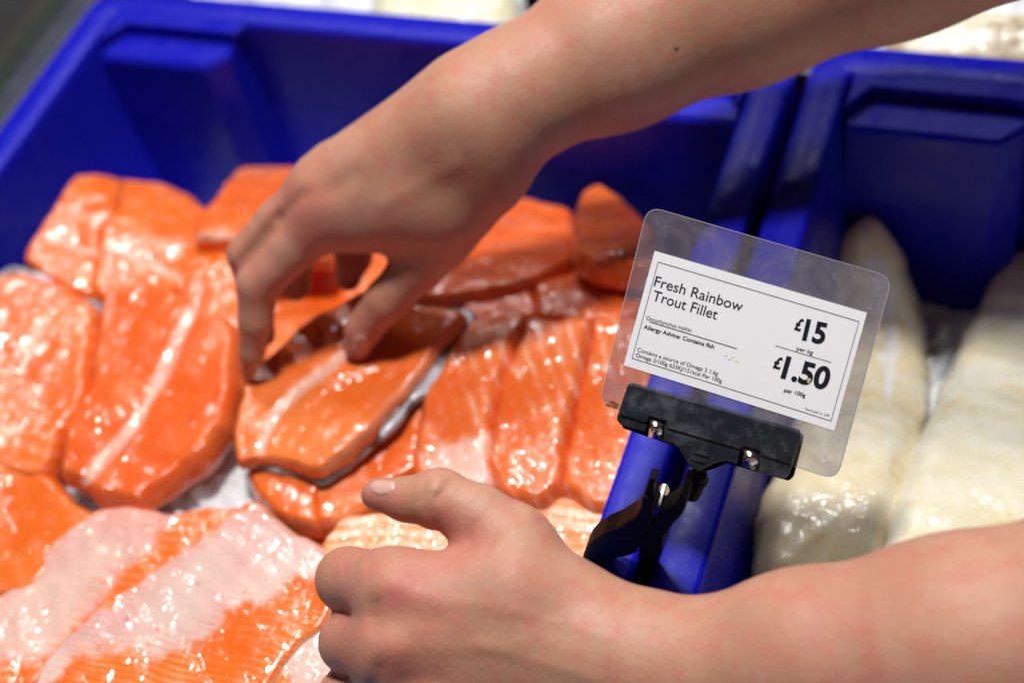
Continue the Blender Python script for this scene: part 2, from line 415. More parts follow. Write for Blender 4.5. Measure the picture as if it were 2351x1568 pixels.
OA = (.82, .125, .010); OB = (.88, .185, .028)
OR = (.80, .112, .014); OP = (.86, .26, .10)
GL = 'trout fillets heaped in the left tub'
m_plain = fish_mat('trout_orange', OA, OB, ls=.12, lam=.008, seed=1)
m_smooth = fish_mat('trout_smooth', (.78, .125, .008), (.86, .175, .020), ls=.06, lam=.012, seed=2, bumps=.5)
m_seam = fish_mat('trout_seam', OR, (.86, .160, .030), line=(.88, .30, .14), ls=.18, lam=.007, seed=3, seamw=.0028, bumps=1.2)
m_hand = fish_mat('trout_held', (.80, .135, .014), (.88, .20, .040), line=(.9, .36, .18), ls=.12, lam=.006, seed=4, seamw=.0024, memc=(.80, .30, .15), memn=.010, lmem=.0, bumps=.7)
m_strip = fish_mat('trout_striped', (.82, .130, .018), (.88, .195, .045), line=(.93, .46, .30), ls=.75, lam=.0085, lw=(.45, 1.), seed=5, memc=(.9, .60, .50), memn=.02)
m_strip2 = fish_mat('trout_striped_red', (.76, .110, .012), (.84, .150, .025), line=(.88, .33, .19), ls=.35, lam=.010, seed=6)
m_pale = fish_mat('trout_belly', (.84, .135, .010), (.90, .190, .022), line=(.92, .42, .24), ls=.65, lam=.0036, lw=(.5, 1.), seed=7,
                  memc=(.74, .48, .44), memn=.030, edgew=.004, edgec=(.84, .58, .36), rough=.25, bumps=.75, lmem=.05)
m_pale2 = fish_mat('trout_belly_left', (.84, .135, .012), (.88, .185, .025), line=(.92, .50, .36), ls=.5, lam=.005, lw=(.3, 1.), seed=8,
                   memc=(.78, .47, .41), memn=.024, edgew=.004, edgec=(.86, .62, .45), lmem=.06)
m_cream = fish_mat('trout_cream', (.86, .27, .08), (.88, .32, .12), line=(.92, .70, .54), ls=.95, lam=.0068, lw=(.15, .55), seed=9, edgew=.005, edgec=(.88, .70, .50),
                   memc=(.86, .66, .48))
def m_skinfish():
    t = NT('silver_fish_skin'); n = t.noise(60, 4, .6)
    t.set('Base Color', t.mix(t.mr(n, .4, .6), (.16, .155, .17), (.50, .51, .56))); t.set('Metallic', .15); t.set('Roughness', .28)
    t.set('Normal', t.bump(t.vor(500), .4, .0004)); return t.m
M_fskin = m_skinfish()

# back of the heap first, foreground last
fillet('trout_fillet', [(180, 418), (262, 422), (300, 430), (285, 500), (248, 560), (225, 700), (150, 670), (62, 612), (92, 540)], HL, .008, .022, m_smooth,
       'smooth orange fillet at the back left corner of the heap against the tub wall', GL, seam=[(110, 550), (170, 565), (240, 588)], sdir=(1, -.3), seed=2)  # seam colour here stands in for a line of highlights
fillet('trout_fillet', [(275, 425), (375, 430), (440, 460), (482, 490), (550, 520), (560, 650), (540, 720), (400, 690), (225, 700), (240, 560), (262, 490)], HL, .006, .024, m_smooth,
       'orange fillet with painted pale glints along its seam, second from the left wall at the back', GL, seam=[(258, 572), (310, 590), (370, 618), (425, 645)], sdir=(1, .5), seed=3)  # pinkish highlights along the seam are put into its colour
fillet('trout_fillet', [(560, 402), (690, 398), (760, 480), (760, 600), (600, 600), (530, 560), (455, 560), (450, 525), (500, 470)], HL, .020, .022, m_plain,
       'flat orange fillet behind the knuckles of the reaching hand, touching the back wall', GL, seam=[(440, 545), (530, 538)], seed=4)
fillet('trout_fillet', [(700, 560), (900, 560), (990, 640), (900, 760), (700, 880), (600, 930), (540, 900), (530, 760), (600, 640)], HL, -.014, .018, m_plain,
       'shaded orange fillet seen through the gap between thumb and fingers', GL, seed=5)
fillet('trout_fillet', [(1040, 470), (1150, 462), (1240, 478), (1318, 500), (1335, 600), (1250, 655), (1110, 700), (950, 712), (900, 690), (930, 600)], HL, .014, .024, m_strip2,
       'long dull orange fillet lying crosswise in front of the back wall, shaded by the arm', GL, sdir=(1, .04), seed=6)
fillet('trout_fillet', [(1318, 500), (1345, 447), (1378, 434), (1415, 452), (1500, 530), (1520, 640), (1400, 640), (1318, 610)], HL, .032, .026, m_smooth,
       'rounded upright orange fillet end standing highest at the back right of the heap', GL, sdir=(.3, 1), seed=7)
fillet('trout_fillet', [(1235, 665), (1330, 630), (1400, 610), (1520, 610), (1500, 700), (1450, 745), (1360, 758), (1235, 742)], HL, .016, .018, m_strip2,
       'short reddish fillet lying behind the striped cuts, at the left edge of the price card', GL, sdir=(1, .08), seed=8)
fillet('trout_fillet', [(1060, 720), (1110, 690), (1225, 676), (1238, 735), (1200, 755), (1085, 775)], HL, .012, .018, m_strip2,
       'small reddish fillet end above the leftmost striped cut', GL, sdir=(1, -.1), seed=9)
fillet('trout_fillet', [(402, 665), (470, 625), (548, 600), (570, 700), (560, 800), (470, 735), (425, 700)], HL, .018, .016, m_strip,
       'small pale fillet corner with fine lines just left of the fingers', GL, sdir=(1, -.35), seed=10)
o = fillet('trout_fillet', [(-60, 680), (0, 650), (40, 632), (110, 650), (180, 682), (236, 722), (226, 800), (208, 920), (165, 1000), (100, 1120), (-60, 1080)], HL, .012, .024, m_plain,
       'thick orange fillet with grey skin along its far side, at the left tub wall', GL, sdir=(1, .2), seed=11)
fillet('skin', [(-60, 690), (0, 655), (40, 634), (110, 644), (180, 676), (242, 716), (236, 735), (200, 740), (100, 700), (-60, 720)], HL, .012, .014, M_fskin, None, None, parent=o, R=.004)
fillet('trout_fillet', [(245, 715), (262, 672), (330, 655), (440, 700), (548, 760), (552, 880), (534, 985), (482, 1052), (402, 1112), (312, 1165), (240, 1152), (190, 1112), (142, 1090), (160, 1000), (215, 905), (226, 810)], HL, .016, .026, m_seam,
       'large glossy orange fillet with a long white seam, left of the held one', GL, seam=[(450, 690), (425, 745), (370, 868), (305, 980), (250, 1045), (193, 1106)], sdir=(.7, -.7), chev=.6, seed=12, groove=.0018, n=190, rings=44)
fillet('trout_fillet', [(-60, 1030), (60, 1060), (130, 1112), (180, 1160), (235, 1195), (150, 1290), (80, 1370), (-60, 1400)], HL, .012, .022, m_smooth,
       'dull orange fillet low at the left edge, beside the bare ice', GL, sdir=(.3, 1), seed=13)
fillet('trout_fillet', [(-60, 1360), (30, 1330), (90, 1350), (100, 1420), (0, 1500), (-60, 1520)], HL, .004, .018, m_smooth,
       'sliver of orange fillet under the pale belly fillet at the lower left', GL, seed=14)
# striped cuts on the right
GS = GL
fillet('trout_fillet', [(985, 905), (1010, 870), (1045, 790), (1090, 745), (1160, 715), (1222, 738), (1190, 800), (1160, 880), (1136, 1000), (1140, 1130), (1080, 1160), (960, 1110), (955, 1020)], HL, .014, .024, m_strip,
       'pale striped cut immediately right of the held fillet', GS, sdir=(.38, 1), seed=15, memb=[(1010, 1020), (1120, 1000), (1150, 1130), (1060, 1160), (980, 1090)])
fillet('trout_fillet', [(1222, 738), (1290, 745), (1362, 750), (1345, 850), (1318, 960), (1300, 1060), (1298, 1130), (1250, 1165), (1150, 1150), (1128, 1100), (1134, 1000), (1158, 880), (1190, 800)], HL, .016, .024, m_strip,
       'middle one of the striped cuts, its lower end above the pointing thumb', GS, sdir=(.42, 1), seed=16)
fillet('trout_fillet', [(1368, 745), (1440, 735), (1540, 760), (1530, 900), (1490, 1050), (1440, 1190), (1360, 1180), (1296, 1140), (1306, 1040), (1322, 960), (1350, 850)], HL, .014, .024, m_strip,
       'striped cut farthest right, against the tub divider below the price card', GS, sdir=(.36, 1), seed=17)
fillet('trout_fillet', [(735, 1110), (880, 985), (985, 905), (970, 1000), (960, 1075), (900, 1110), (860, 1160), (800, 1205), (735, 1218)], HL, .008, .020, m_plain,
       'orange fillet showing between the held fillet and the pointing thumb', GL, sdir=(1, -.5), seed=18)
fillet('trout_fillet', [(574, 1095), (600, 1060), (740, 1080), (745, 1150), (735, 1215), (700, 1212), (640, 1190), (600, 1160)], HL, .010, .020, m_smooth,
       'small bright orange fillet end under the lower tip of the held fillet', GL, seed=19)
fillet('trout_fillet', [(585, 1150), (640, 1175), (740, 1205), (800, 1210), (780, 1290), (740, 1320), (660, 1260)], HL, -.004, .018, m_plain,
       'narrow orange fillet wedged above the tip of the large pale fillet', GL, seed=20)
fillet('trout_fillet', [(745, 1260), (790, 1212), (880, 1185), (980, 1160), (1130, 1105), (1290, 1145), (1440, 1180), (1420, 1260), (1360, 1330), (1200, 1400), (900, 1400), (760, 1330)], HL, .012, .020, m_cream,
       'cream and orange banded fillet visible between the thumb and fist of the lower hand', GL, sdir=(1, .02), seed=21)
# pale belly fillets
fillet('trout_fillet', [(228, 1182), (290, 1174), (400, 1190), (540, 1180), (590, 1180), (520, 1300), (380, 1400), (250, 1440), (200, 1480), (130, 1530), (60, 1620), (-60, 1640), (-60, 1430), (0, 1385), (60, 1330), (145, 1245)], HL, .012, .022, m_pale2,
       'pale pink belly fillet at the lower left with an orange right half', GL, sdir=(1, .05), seed=22, n=190, rings=46,
       memb=[(200, 1160), (340, 1170), (420, 1195), (370, 1215), (345, 1260), (300, 1300), (250, 1330), (240, 1390), (170, 1440), (120, 1500), (40, 1520), (-80, 1520), (-80, 1400), (60, 1300)])
fillet('trout_fillet', [(592, 1158), (622, 1185), (700, 1240), (768, 1285), (790, 1380), (760, 1440), (660, 1540), (560, 1700), (60, 1700), (100, 1560), (140, 1500), (200, 1440), (260, 1385), (340, 1335), (480, 1235)], HL, .024, .022, m_pale,
       'largest pale belly fillet in front, pink on top and ridged orange along its near side', GL, sdir=(1, .22), seed=23, n=230, rings=60,
       memb=[(590, 1140), (700, 1220), (780, 1290), (745, 1330), (690, 1330), (640, 1370), (600, 1375), (520, 1400), (500, 1440), (440, 1480), (330, 1500), (250, 1490), (160, 1500), (140, 1560), (60, 1600), (60, 1500), (250, 1380), (480, 1220)])
fillet('trout_fillet', [(800, 1360), (900, 1380), (900, 1720), (540, 1720), (560, 1620), (600, 1550), (640, 1500), (700, 1440)], HL, .026, .020, m_pale,
       'cream edged fillet at the bottom, half under the fist', GL, sdir=(1, .22), seed=24,
       memb=[(800, 1340), (920, 1360), (920, 1740), (700, 1740), (690, 1600), (640, 1540), (600, 1560), (640, 1490)])
# the held fillet
o = fillet('trout_fillet', [(560, 885), (610, 820), (700, 740), (830, 672), (930, 690), (1000, 712), (1076, 726), (1030, 786), (985, 838), (938, 898), (878, 972), (800, 1054), (740, 1094), (690, 1076), (600, 1056), (548, 1074), (536, 985)],
       HL, .033, .013, m_hand, 'glossy orange fillet with grey skin being lifted by the reaching hand', GL,
       seam=[(790, 812), (760, 838), (685, 895), (640, 945), (612, 990), (600, 1035)], sdir=(1, -.8), chev=.5, seed=25, groove=.0016, n=190, rings=44, grow=.0,
       memb=[(870, 940), (1000, 810), (1060, 740), (1090, 740), (1010, 880), (880, 1000), (750, 1120), (740, 1080)])
fillet('skin', [(600, 900), (800, 740), (1000, 716), (1074, 718), (1086, 728), (1052, 795), (1018, 880), (1004, 902), (968, 904), (885, 990), (802, 1066), (742, 1104), (690, 1090), (600, 1066), (570, 1060)],
       HL, .0335, .0035, M_fskin, None, None, parent=o, R=.003, grow=.0022, wav=0)

# white fish in the right tub
GW = 'white fish fillets in the right tub'
m_white = fish_mat('white_fish', (.72, .62, .38), (.82, .76, .58), line=(.84, .82, .76), ls=.3, lam=.012, seed=31, seamc=(.80, .82, .86), seamw=.006, spots=(.68, .48, .20), bumps=.22, wet=.35)
m_white2 = fish_mat('white_fish_clean', (.74, .68, .47), (.82, .79, .64), line=(.86, .84, .78), ls=.3, lam=.012, seed=32, seamc=(.45, .33, .12), seamw=.0016, spots=(.72, .56, .28), bumps=.22, wet=.35)
fillet('white_fish_fillet', [(1905, 640), (1925, 560), (1970, 505), (1995, 488), (2030, 520), (2075, 590), (2105, 680), (2125, 780), (2130, 930), (2100, 1040), (2060, 1160), (2010, 1330), (1880, 1380), (1735, 1340), (1732, 1200), (1775, 1100), (1830, 960)], HW, .008, .026, m_white,
       'long yellowish white fillet with a pointed tail behind the price card', GW, seam=[(2010, 620), (2045, 740), (2040, 900)], sdir=(.3, 1), seed=33, R=.018, n=190)
fillet('white_fish_fillet', [(2290, 620), (2330, 580), (2400, 570), (2500, 700), (2500, 1200), (2300, 1330), (2120, 1360), (2020, 1330), (2040, 1200), (2085, 1060), (2140, 950), (2230, 740)], HR, .014, .026, m_white2,
       'broad creamy white fillet at the right edge above the lower forearm', GW, sdir=(.3, 1), seed=34, R=.018, n=190)
GB = 'fish lying on the ice behind the tubs'
fillet('white_fish_fillet', [(2050, 150), (2040, 90), (2060, 40), (2180, 28), (2300, 25), (2450, 40), (2450, 180)], HB, .004, .03, fish_mat('brown_skinned_fish', (.68, .62, .44), (.76, .72, .58), ls=.2, seed=41, spots=(.26, .17, .07), edgew=.012, edgec=(.45, .30, .14), bumps=.5),
       'cream fish with brown mottled skin on the ice beyond the right tub', GB, seed=41, R=.03)
fillet('white_fish_fillet', [(840, 90), (860, -10), (980, -40), (1180, -30), (1186, 100)], HB, .004, .022, fish_mat('yellow_fish', (.70, .66, .42), (.76, .74, .56), ls=.2, seed=42, bumps=.5),
       'pale yellow fillet on the ice beyond the left tub', GB, seed=42, R=.02)
fillet('white_fish_fillet', [(1900, 120), (1925, 70), (1985, 60), (1995, 130)], HB, .0, .012, fish_mat('pink_fish', (.72, .48, .46), (.78, .56, .54), ls=.2, seed=43, bumps=.5),
       'small pinkish fish piece on the ice under the raised forearm', GB, seed=43, R=.02)

# ------------------------------------------------------------------ price card, facing the camera
cc = PD(1500, 576, .602); ct = PD(1990, 718, .594); cb = PD(1430, 838, .606)
u = ct-cc; u /= np.linalg.norm(u); nn = np.cross(u, cc-cb); nn /= np.linalg.norm(nn); v = np.cross(nn, u)   # v = card up, nn towards camera
if nn@W_ > 0: nn = -nn; v = np.cross(nn, u)
org = cc
def on_card(x, y, h=0.):
    p = PX(x, y, nn, org+nn*h); q = p-org; return np.array([q@u, q@v])
def card_mat4(loc=org):
    M = Matrix.Identity(4)
    for i in range(3): M[i][0] = u[i]; M[i][1] = v[i]; M[i][2] = nn[i]; M[i][3] = loc[i]
    return M
def local_empty(name, label, cat):
    o = link(bpy.data.objects.new(name, None)); o.empty_display_size = .02; tag(o, label, cat); o.matrix_world = card_mat4(); return o
def lmesh(name, verts, faces, mat, parent, smooth=False):
    me = bpy.data.meshes.new(name); me.from_pydata([tuple(map(float, v_)) for v_ in verts], [], faces); me.materials.append(mat)
    if smooth: me.polygons.foreach_set('use_smooth', [True]*len(me.polygons))
    me.update(); o = link(bpy.data.objects.new(name, me)); o.parent = parent; fix_normals(o); return o
def prism(name, pts, z0, z1, mat, parent, bev=None):
    n = len(pts); vs = [(*p, z0) for p in pts]+[(*p, z1) for p in pts]
    fs = [tuple(range(n)), tuple(range(2*n-1, n-1, -1))]+[(i, (i+1) % n, n+(i+1) % n, n+i) for i in range(n)]
    o = lmesh(name, vs, fs, mat, parent)
    if bev: bevel(o, bev, 3)
    return o
def rounded(pts, r, n=6):
    out = []; N = len(pts); pts = [np.array(p) for p in pts]
    for i in range(N):
        p, a, b = pts[i], pts[i-1], pts[(i+1) % N]; da = (a-p)/np.linalg.norm(a-p); db = (b-p)/np.linalg.norm(b-p)
        s, e_ = p+da*r, p+db*r
        for k in range(n+1):
            t = k/n; out.append(tuple((1-t)**2*s+2*t*(1-t)*p+t*t*e_))
    return out
def m_sleeve():
    t = NT('cloudy_clear_plastic')
    t.n.remove(t.b)
    tr = t.n.new('ShaderNodeBsdfTransparent'); tr.inputs[0].default_value = (.93, .93, .95, 1)
    df = t.n.new('ShaderNodeBsdfDiffuse'); df.inputs[0].default_value = (.55, .55, .60, 1)
    tl = t.n.new('ShaderNodeBsdfTranslucent'); tl.inputs[0].default_value = (.72, .72, .76, 1)
    gl = t.n.new('ShaderNodeBsdfGlossy'); gl.inputs['Roughness'].default_value = .25
    n = t.noise(55, 6, .68, None, .6); n2 = t.noise(480, 4, .75); n3 = t.noise(170, 4, .7, None, 1.2)
    f = t.math('ADD', t.mr(n, .35, .75, .17, .42), t.mr(n3, .60, .74, 0, .20))
    f = t.math('ADD', f, t.mr(n2, .66, .74, 0, .35), clamp=True)
    m0 = t.n.new('ShaderNodeMixShader'); m0.inputs[0].default_value = .45; t.l.new(df.outputs[0], m0.inputs[1]); t.l.new(tl.outputs[0], m0.inputs[2])
    m1 = t.n.new('ShaderNodeMixShader'); t.put(m1.inputs[0], f); t.l.new(tr.outputs[0], m1.inputs[1]); t.l.new(m0.outputs[0], m1.inputs[2])
    fr = t.n.new('ShaderNodeFresnel'); fr.inputs[0].default_value = 1.35
    m2 = t.n.new('ShaderNodeMixShader'); t.l.new(fr.outputs[0], m2.inputs[0]); t.l.new(m1.outputs[0], m2.inputs[1]); t.l.new(gl.outputs[0], m2.inputs[2])
    t.l.new(m2.outputs[0], t.out.inputs[0]); return t.m
M_sleeve = m_sleeve()
def m_paper():
    t = NT('white_card'); n = t.noise(40, 4); st = t.noise(70, 5, .7)
    t.set('Base Color', t.mix(t.mr(st, .70, .80, 0, .35), (.93, .95, .98), (.88, .80, .58))); t.set('Roughness', .35); t.set('Coat Weight', .15); return t.m
M_paper = m_paper()
def ink(name, c):
    t = NT(name); t.set('Base Color', c); t.set('Roughness', .4); return t.m
M_ink = ink('black_ink', (.010, .012, .020)); M_ink2 = ink('grey_ink', (.10, .10, .12)); M_stain = ink('brown_dirt', (.25, .11, .045))
M_stain2 = ink('yellow_smear', (.62, .52, .30))

card = local_empty('price_card', 'white trout price ticket in a scuffed clear plastic sleeve, held above the tub divider', 'price card')
pc = [on_card(*p) for p in ((1487, 473), (2049, 636), (1922, 1103), (1374, 927))]
rp = rounded(pc, .0066)
sl = prism('plastic_sleeve', rp, -.0007, 0.0, M_sleeve, card)
edge_pts = rp; 
def rimline(pts, w, z0, z1, name, mat, parent):
    pts = [np.array(p) for p in pts]; c = sum(pts)/len(pts); n = len(pts); inn = []
    for i in range(n):
        t = pts[(i+1) % n]-pts[i-1]; t = t/np.linalg.norm(t); nrm = np.array([-t[1], t[0]])
        if nrm@(c-pts[i]) < 0: nrm = -nrm
        inn.append(pts[i]+nrm*w)
    vs = [(*p, z) for z in (z0, z1) for p in pts]+[(*p, z) for z in (z0, z1) for p in inn]
    fs = []
    for i in range(n):
        j = (i+1) % n; fs += [(i, j, n+j, n+i), (2*n+j, 2*n+i, 3*n+i, 3*n+j), (n+i, n+j, 3*n+j, 3*n+i), (j, i, 2*n+i, 2*n+j)]
    return lmesh(name, vs, fs, mat, parent)
M_edge = plastic('sleeve_edge', (.55, .52, .55), .2)
rimline(rp, .00022, -.0009, .00025, 'sleeve_edge', M_edge, card)
paper = prism('paper_label', [on_card(*p) for p in ((1503, 576), (1990, 718), (1915, 988), (1432, 838))], .0003, .0005, M_paper, card)
E5 = lambda x, y: (1347+x*.4294, 459+y*.4294)
cu_ = bpy.data.curves.new('cap', 'FONT'); cu_.body = 'H'; ob_ = link(bpy.data.objects.new('cap', cu_)); bpy.context.view_layer.update()
CAP = max(c[1] for c in ob_.bound_box); bpy.data.objects.remove(ob_)
def text(s, a, b, cap, mat=M_ink, bold=0., z=.00062, shear=0.):
    """a, b: ends of the baseline (close-up pixels), cap: cap height in the same pixels"""
    A, B = on_card(*E5(*a)), on_card(*E5(*b))
    cu = bpy.data.curves.new('lettering', 'FONT'); cu.body = s; cu.size = 1; cu.offset = bold; cu.resolution_u = 8
    cu.shear = shear
    tmp = link(bpy.data.objects.new('lettering_curve', cu)); cu.materials.append(mat)
    bpy.context.view_layer.update()
    me = bpy.data.meshes.new_from_object(tmp.evaluated_get(bpy.context.evaluated_depsgraph_get())); me.name = 'lettering'
    bpy.data.objects.remove(tmp); bpy.data.curves.remove(cu)
    o = link(bpy.data.objects.new('lettering', me))
    if not me.materials: me.materials.append(mat)
    x0 = min(v_.co.x for v_ in me.vertices); x1 = max(v_.co.x for v_ in me.vertices)
    L = np.linalg.norm(B-A); sx = L/(x1-x0); sy = cap*.4294*.60/F/CAP
    o.parent = paper; ang = math.atan2(B[1]-A[1], B[0]-A[0])
    o.rotation_euler = (0, 0, ang); o.scale = (sx, sy, 1)
    o.location = (A[0]-x0*sx*math.cos(ang), A[1]-x0*sx*math.sin(ang), z)
    return o
def bar(a, b, w, mat=M_ink, z=(.0005, .00064), name='ruled_line', parent=None, conv=E5):
    A, B = on_card(*conv(*a)), on_card(*conv(*b)); d = (B-A)/np.linalg.norm(B-A); q = np.array([-d[1], d[0]])*w/2
    return prism(name, [A+q, A-q, B-q, B+q], z[0], z[1], mat, parent or paper)
text('Fresh Rainbow', (357, 459), (826, 597), 55, bold=.004)
text('Trout Fillet', (347, 535), (692, 640), 55, bold=.004)
text('Oncorhynchus mykiss', (316, 639), (558, 706), 20, bold=.004)
text('Allergy Advice: Contains fish', (303, 686), (678, 795), 21, bold=.022)
text('Contains a source of Omega 3 1.6g', (268, 808), (700, 938), 21, bold=.004)
text('Omega 3/100g 633KJ/151kcal Per 100g', (260, 837), (720, 977), 21, bold=.004)
text('£', (1107, 690), (1144, 702), 62, bold=.035)
text('15', (1150, 744), (1266, 770), 106, bold=.036)
text('per kg', (1120, 802), (1207, 826), 21, bold=.010)
text('£', (993, 894), (1034, 906), 60, bold=.035)
text('1.50', (1036, 946), (1282, 1014), 112, bold=.036)
text('per 100g', (1053, 1024), (1167, 1054), 21, bold=.020)
text('Farmed in UK', (1165, 1122), (1297, 1160), 15, M_ink2)
bar((335, 650), (803, 795), .00030); bar((1008, 778), (1306, 868), .00020)
fr = [(382, 332), (1455, 650), (1305, 1180), (243, 845)]
for i in range(4): bar(fr[i], fr[(i+1) % 4], .00022)
def blob(c, r, mat, name, parent, seed, z0=.0006, z1=.0008):
    rr = random.Random(seed); q = on_card(*E5(*c)); s = .60/F*.4294
    prism(name, [(q[0]+r[0]*s*(1+rr.uniform(-.35, .35))*math.cos(a), q[1]+r[1]*s*(1+rr.uniform(-.35, .35))*math.sin(a)) for a in np.linspace(0, 6.28, 18, endpoint=False)], z0, z1, mat, parent)
blob((1187, 965), (9, 16), M_stain2, 'smear', paper, 1)
for k, c in enumerate(((780, 838), (800, 862), (745, 832), (765, 850))): blob(c, (10, 5), ink('faint_smear', (.80, .77, .62)), 'smear', paper, 5+k, .00052, .00058)
for k, c in enumerate(((118, 1098), (138, 1082), (158, 1092), (148, 1106))): blob(c, (16, 9), M_stain, 'dirt_spot', card, 20+k, 0., .0003)
rr = random.Random(4)
for k in range(26):
    a = rr.choice([((400, 255), (330, 420)), ((330, 420), (250, 700)), ((250, 700), (200, 900)), ((330, 420), (250, 700))]); tt = rr.random()
    c = (a[0][0]*(1-tt)+a[1][0]*tt+rr.uniform(-35, 12), a[0][1]*(1-tt)+a[1][1]*tt+rr.uniform(-20, 20))
    blob(c, (rr.uniform(1.2, 3.2), rr.uniform(1.2, 3.6)), ink('crumb', (.62, .50, .36)) if k == 0 else bpy.data.materials['crumb'], 'dirt_spot', card, 40+k, 0., .0003)

# ------------------------------------------------------------------ clip that carries the card
clip = local_empty('card_clip', 'black plastic clip with two metal springs and a pincer foot gripping the tub rim', 'card clip')
NF = .0042
def oc(x, y, h=NF): return on_card(x, y, h)
front = [(1450, 879), (1838, 988), (1838, 1004), (1812, 1092), (1800, 1101), (1735, 1083), (1744, 1036), (1704, 1025), (1692, 1066), (1664, 1058), (1640, 1064), (1602, 1083), (1582, 1068), (1560, 1030), (1546, 1020), (1518, 1012), (1528, 968), (1492, 957), (1481, 991), (1424, 975), (1415, 962), (1441, 884)]
prism('front_jaw', [oc(*p) for p in front], .0012, .0042, M_bar, clip, .0008)
up = [(1451, 881), (1837, 991), (1817, 1066), (1747, 1045), (1744, 1034), (1704, 1022), (1699, 1031), (1532, 983), (1530, 966), (1490, 955), (1484, 970), (1424, 952), (1443, 886)]
prism('front_jaw_plate', [oc(*p) for p in up], .0040, .0052, M_bar, clip, .0005)
back = [(1462, 890), (1846, 998), (1846, 1012), (1824, 1096), (1812, 1106), (1670, 1066), (1636, 1080), (1618, 1084), (1560, 1030), (1430, 985), (1424, 970)]
prism('back_jaw', [on_card(*p) for p in back], -.0052, -.0022, M_black, clip, .0008)
for a, b in (((1592, 1034), (1626, 1044)), ((1585, 1048), (1617, 1058))):
    bar(a, b, .0008, M_bar, (.0041, .0049), 'grip_ridge', clip, lambda x, y: (x, y))
def spring(x0, y0, x1, y1, lx, ly):
    # a band folded over the lower edge of both jaws
    A, B = oc(x0, y0), oc(x1, y1); D = oc(lx, ly)-A; n = 16; vs = []; path = []
    for k in range(n+1):
        t = k/n; s = min(t*1.25, 1.0); ang = math.pi*.5*max(0, (t-.45)/.55)
        path.append((t if t < .8 else .8+.2*math.sin((t-.8)/.2*math.pi/2), .0040+.0034*math.sin(min(t*1.15+.12, 1)*math.pi)-.0070*max(0, t-.7)/.3))
    for th in (0, .0005):
        for s, h in path:
            vs.append((*(A+D*s), h-th)); vs.append((*(B+D*s), h-th))
    m_ = 2*(n+1); fs = []
    for k in range(n):
        fs += [(2*k, 2*k+1, 2*k+3, 2*k+2), (m_+2*k+1, m_+2*k, m_+2*k+2, m_+2*k+3), (2*k, 2*k+2, m_+2*k+2, m_+2*k), (2*k+1, m_+2*k+1, m_+2*k+3, 2*k+3)]
    fs += [(0, m_, m_+1, 1), (2*n, 2*n+1, m_+2*n+1, m_+2*n)]
    return lmesh('spring', vs, fs, M_metal, clip, True)
spring(1494, 961, 1523, 969, 1487, 1008); spring(1708, 1029, 1741, 1038, 1702, 1076)

Minv = card_mat4().inverted()
def wmesh(name, verts, faces, mat, smooth=True, par=None):
    return lmesh(name, [Minv @ Vector(map(float, q)) for q in verts], faces, mat, par or clip, smooth)
def tube(path, rad, mat, name, n=20, cap=True, flat=None):
    path = [np.array(p, float) for p in path]; vs = []; fs = []
    ref = np.array([0, 1., 0])
    for i, p in enumerate(path):
        t = path[min(i+1, len(path)-1)]-path[max(i-1, 0)]; t /= np.linalg.norm(t); a = np.cross(t, ref); a /= np.linalg.norm(a); b = np.cross(t, a)
        r = rad[i] if hasattr(rad, '__len__') else rad
        for k in range(n):
            q = 2*math.pi*k/n; vs.append(p+a*r*math.cos(q)+b*r*math.sin(q)*(flat or 1))
    for i in range(len(path)-1):
        for k in range(n): j = (k+1) % n; fs.append((i*n+k, i*n+j, (i+1)*n+j, (i+1)*n+k))
    fs += [tuple(range(n)), tuple(range((len(path)-1)*n, len(path)*n))]
    o = wmesh(name, vs, fs, mat); bevel(o, .0005, 2, 50); return o
# ball and socket
dj = .622
A0, A1 = PD(1604, 1090, dj), PD(1577, 1146, dj+.004)
ax = (A1-A0)/np.linalg.norm(A1-A0)
bmv = []; bmf = []
def uv(center, r, name):
    n1, n2 = 14, 22; vs = []; fs = []
    for i in range(n1+1):
        th = math.pi*i/n1
        for k in range(n2): ph = 2*math.pi*k/n2; vs.append(center+r*np.array([math.sin(th)*math.cos(ph), math.sin(th)*math.sin(ph), math.cos(th)]))
    for i in range(n1):
        for k in range(n2): j = (k+1) % n2; fs.append((i*n2+k, i*n2+j, (i+1)*n2+j, (i+1)*n2+k))
    return wmesh(name, vs, fs, M_black)
uv(PD(1604, 1092, dj-.002), .0040, 'ball')
tube([PD(1618, 1062, dj-.006), PD(1607, 1082, dj-.004)], .0018, M_black, 'ball_stem', 14)
tube([A0+ax*.000, A0+ax*.0032, A0+ax*.0036, A0+ax*.0105, A0+ax*.0118], [.0050, .0052, .0047, .0046, .0036], M_black, 'socket')
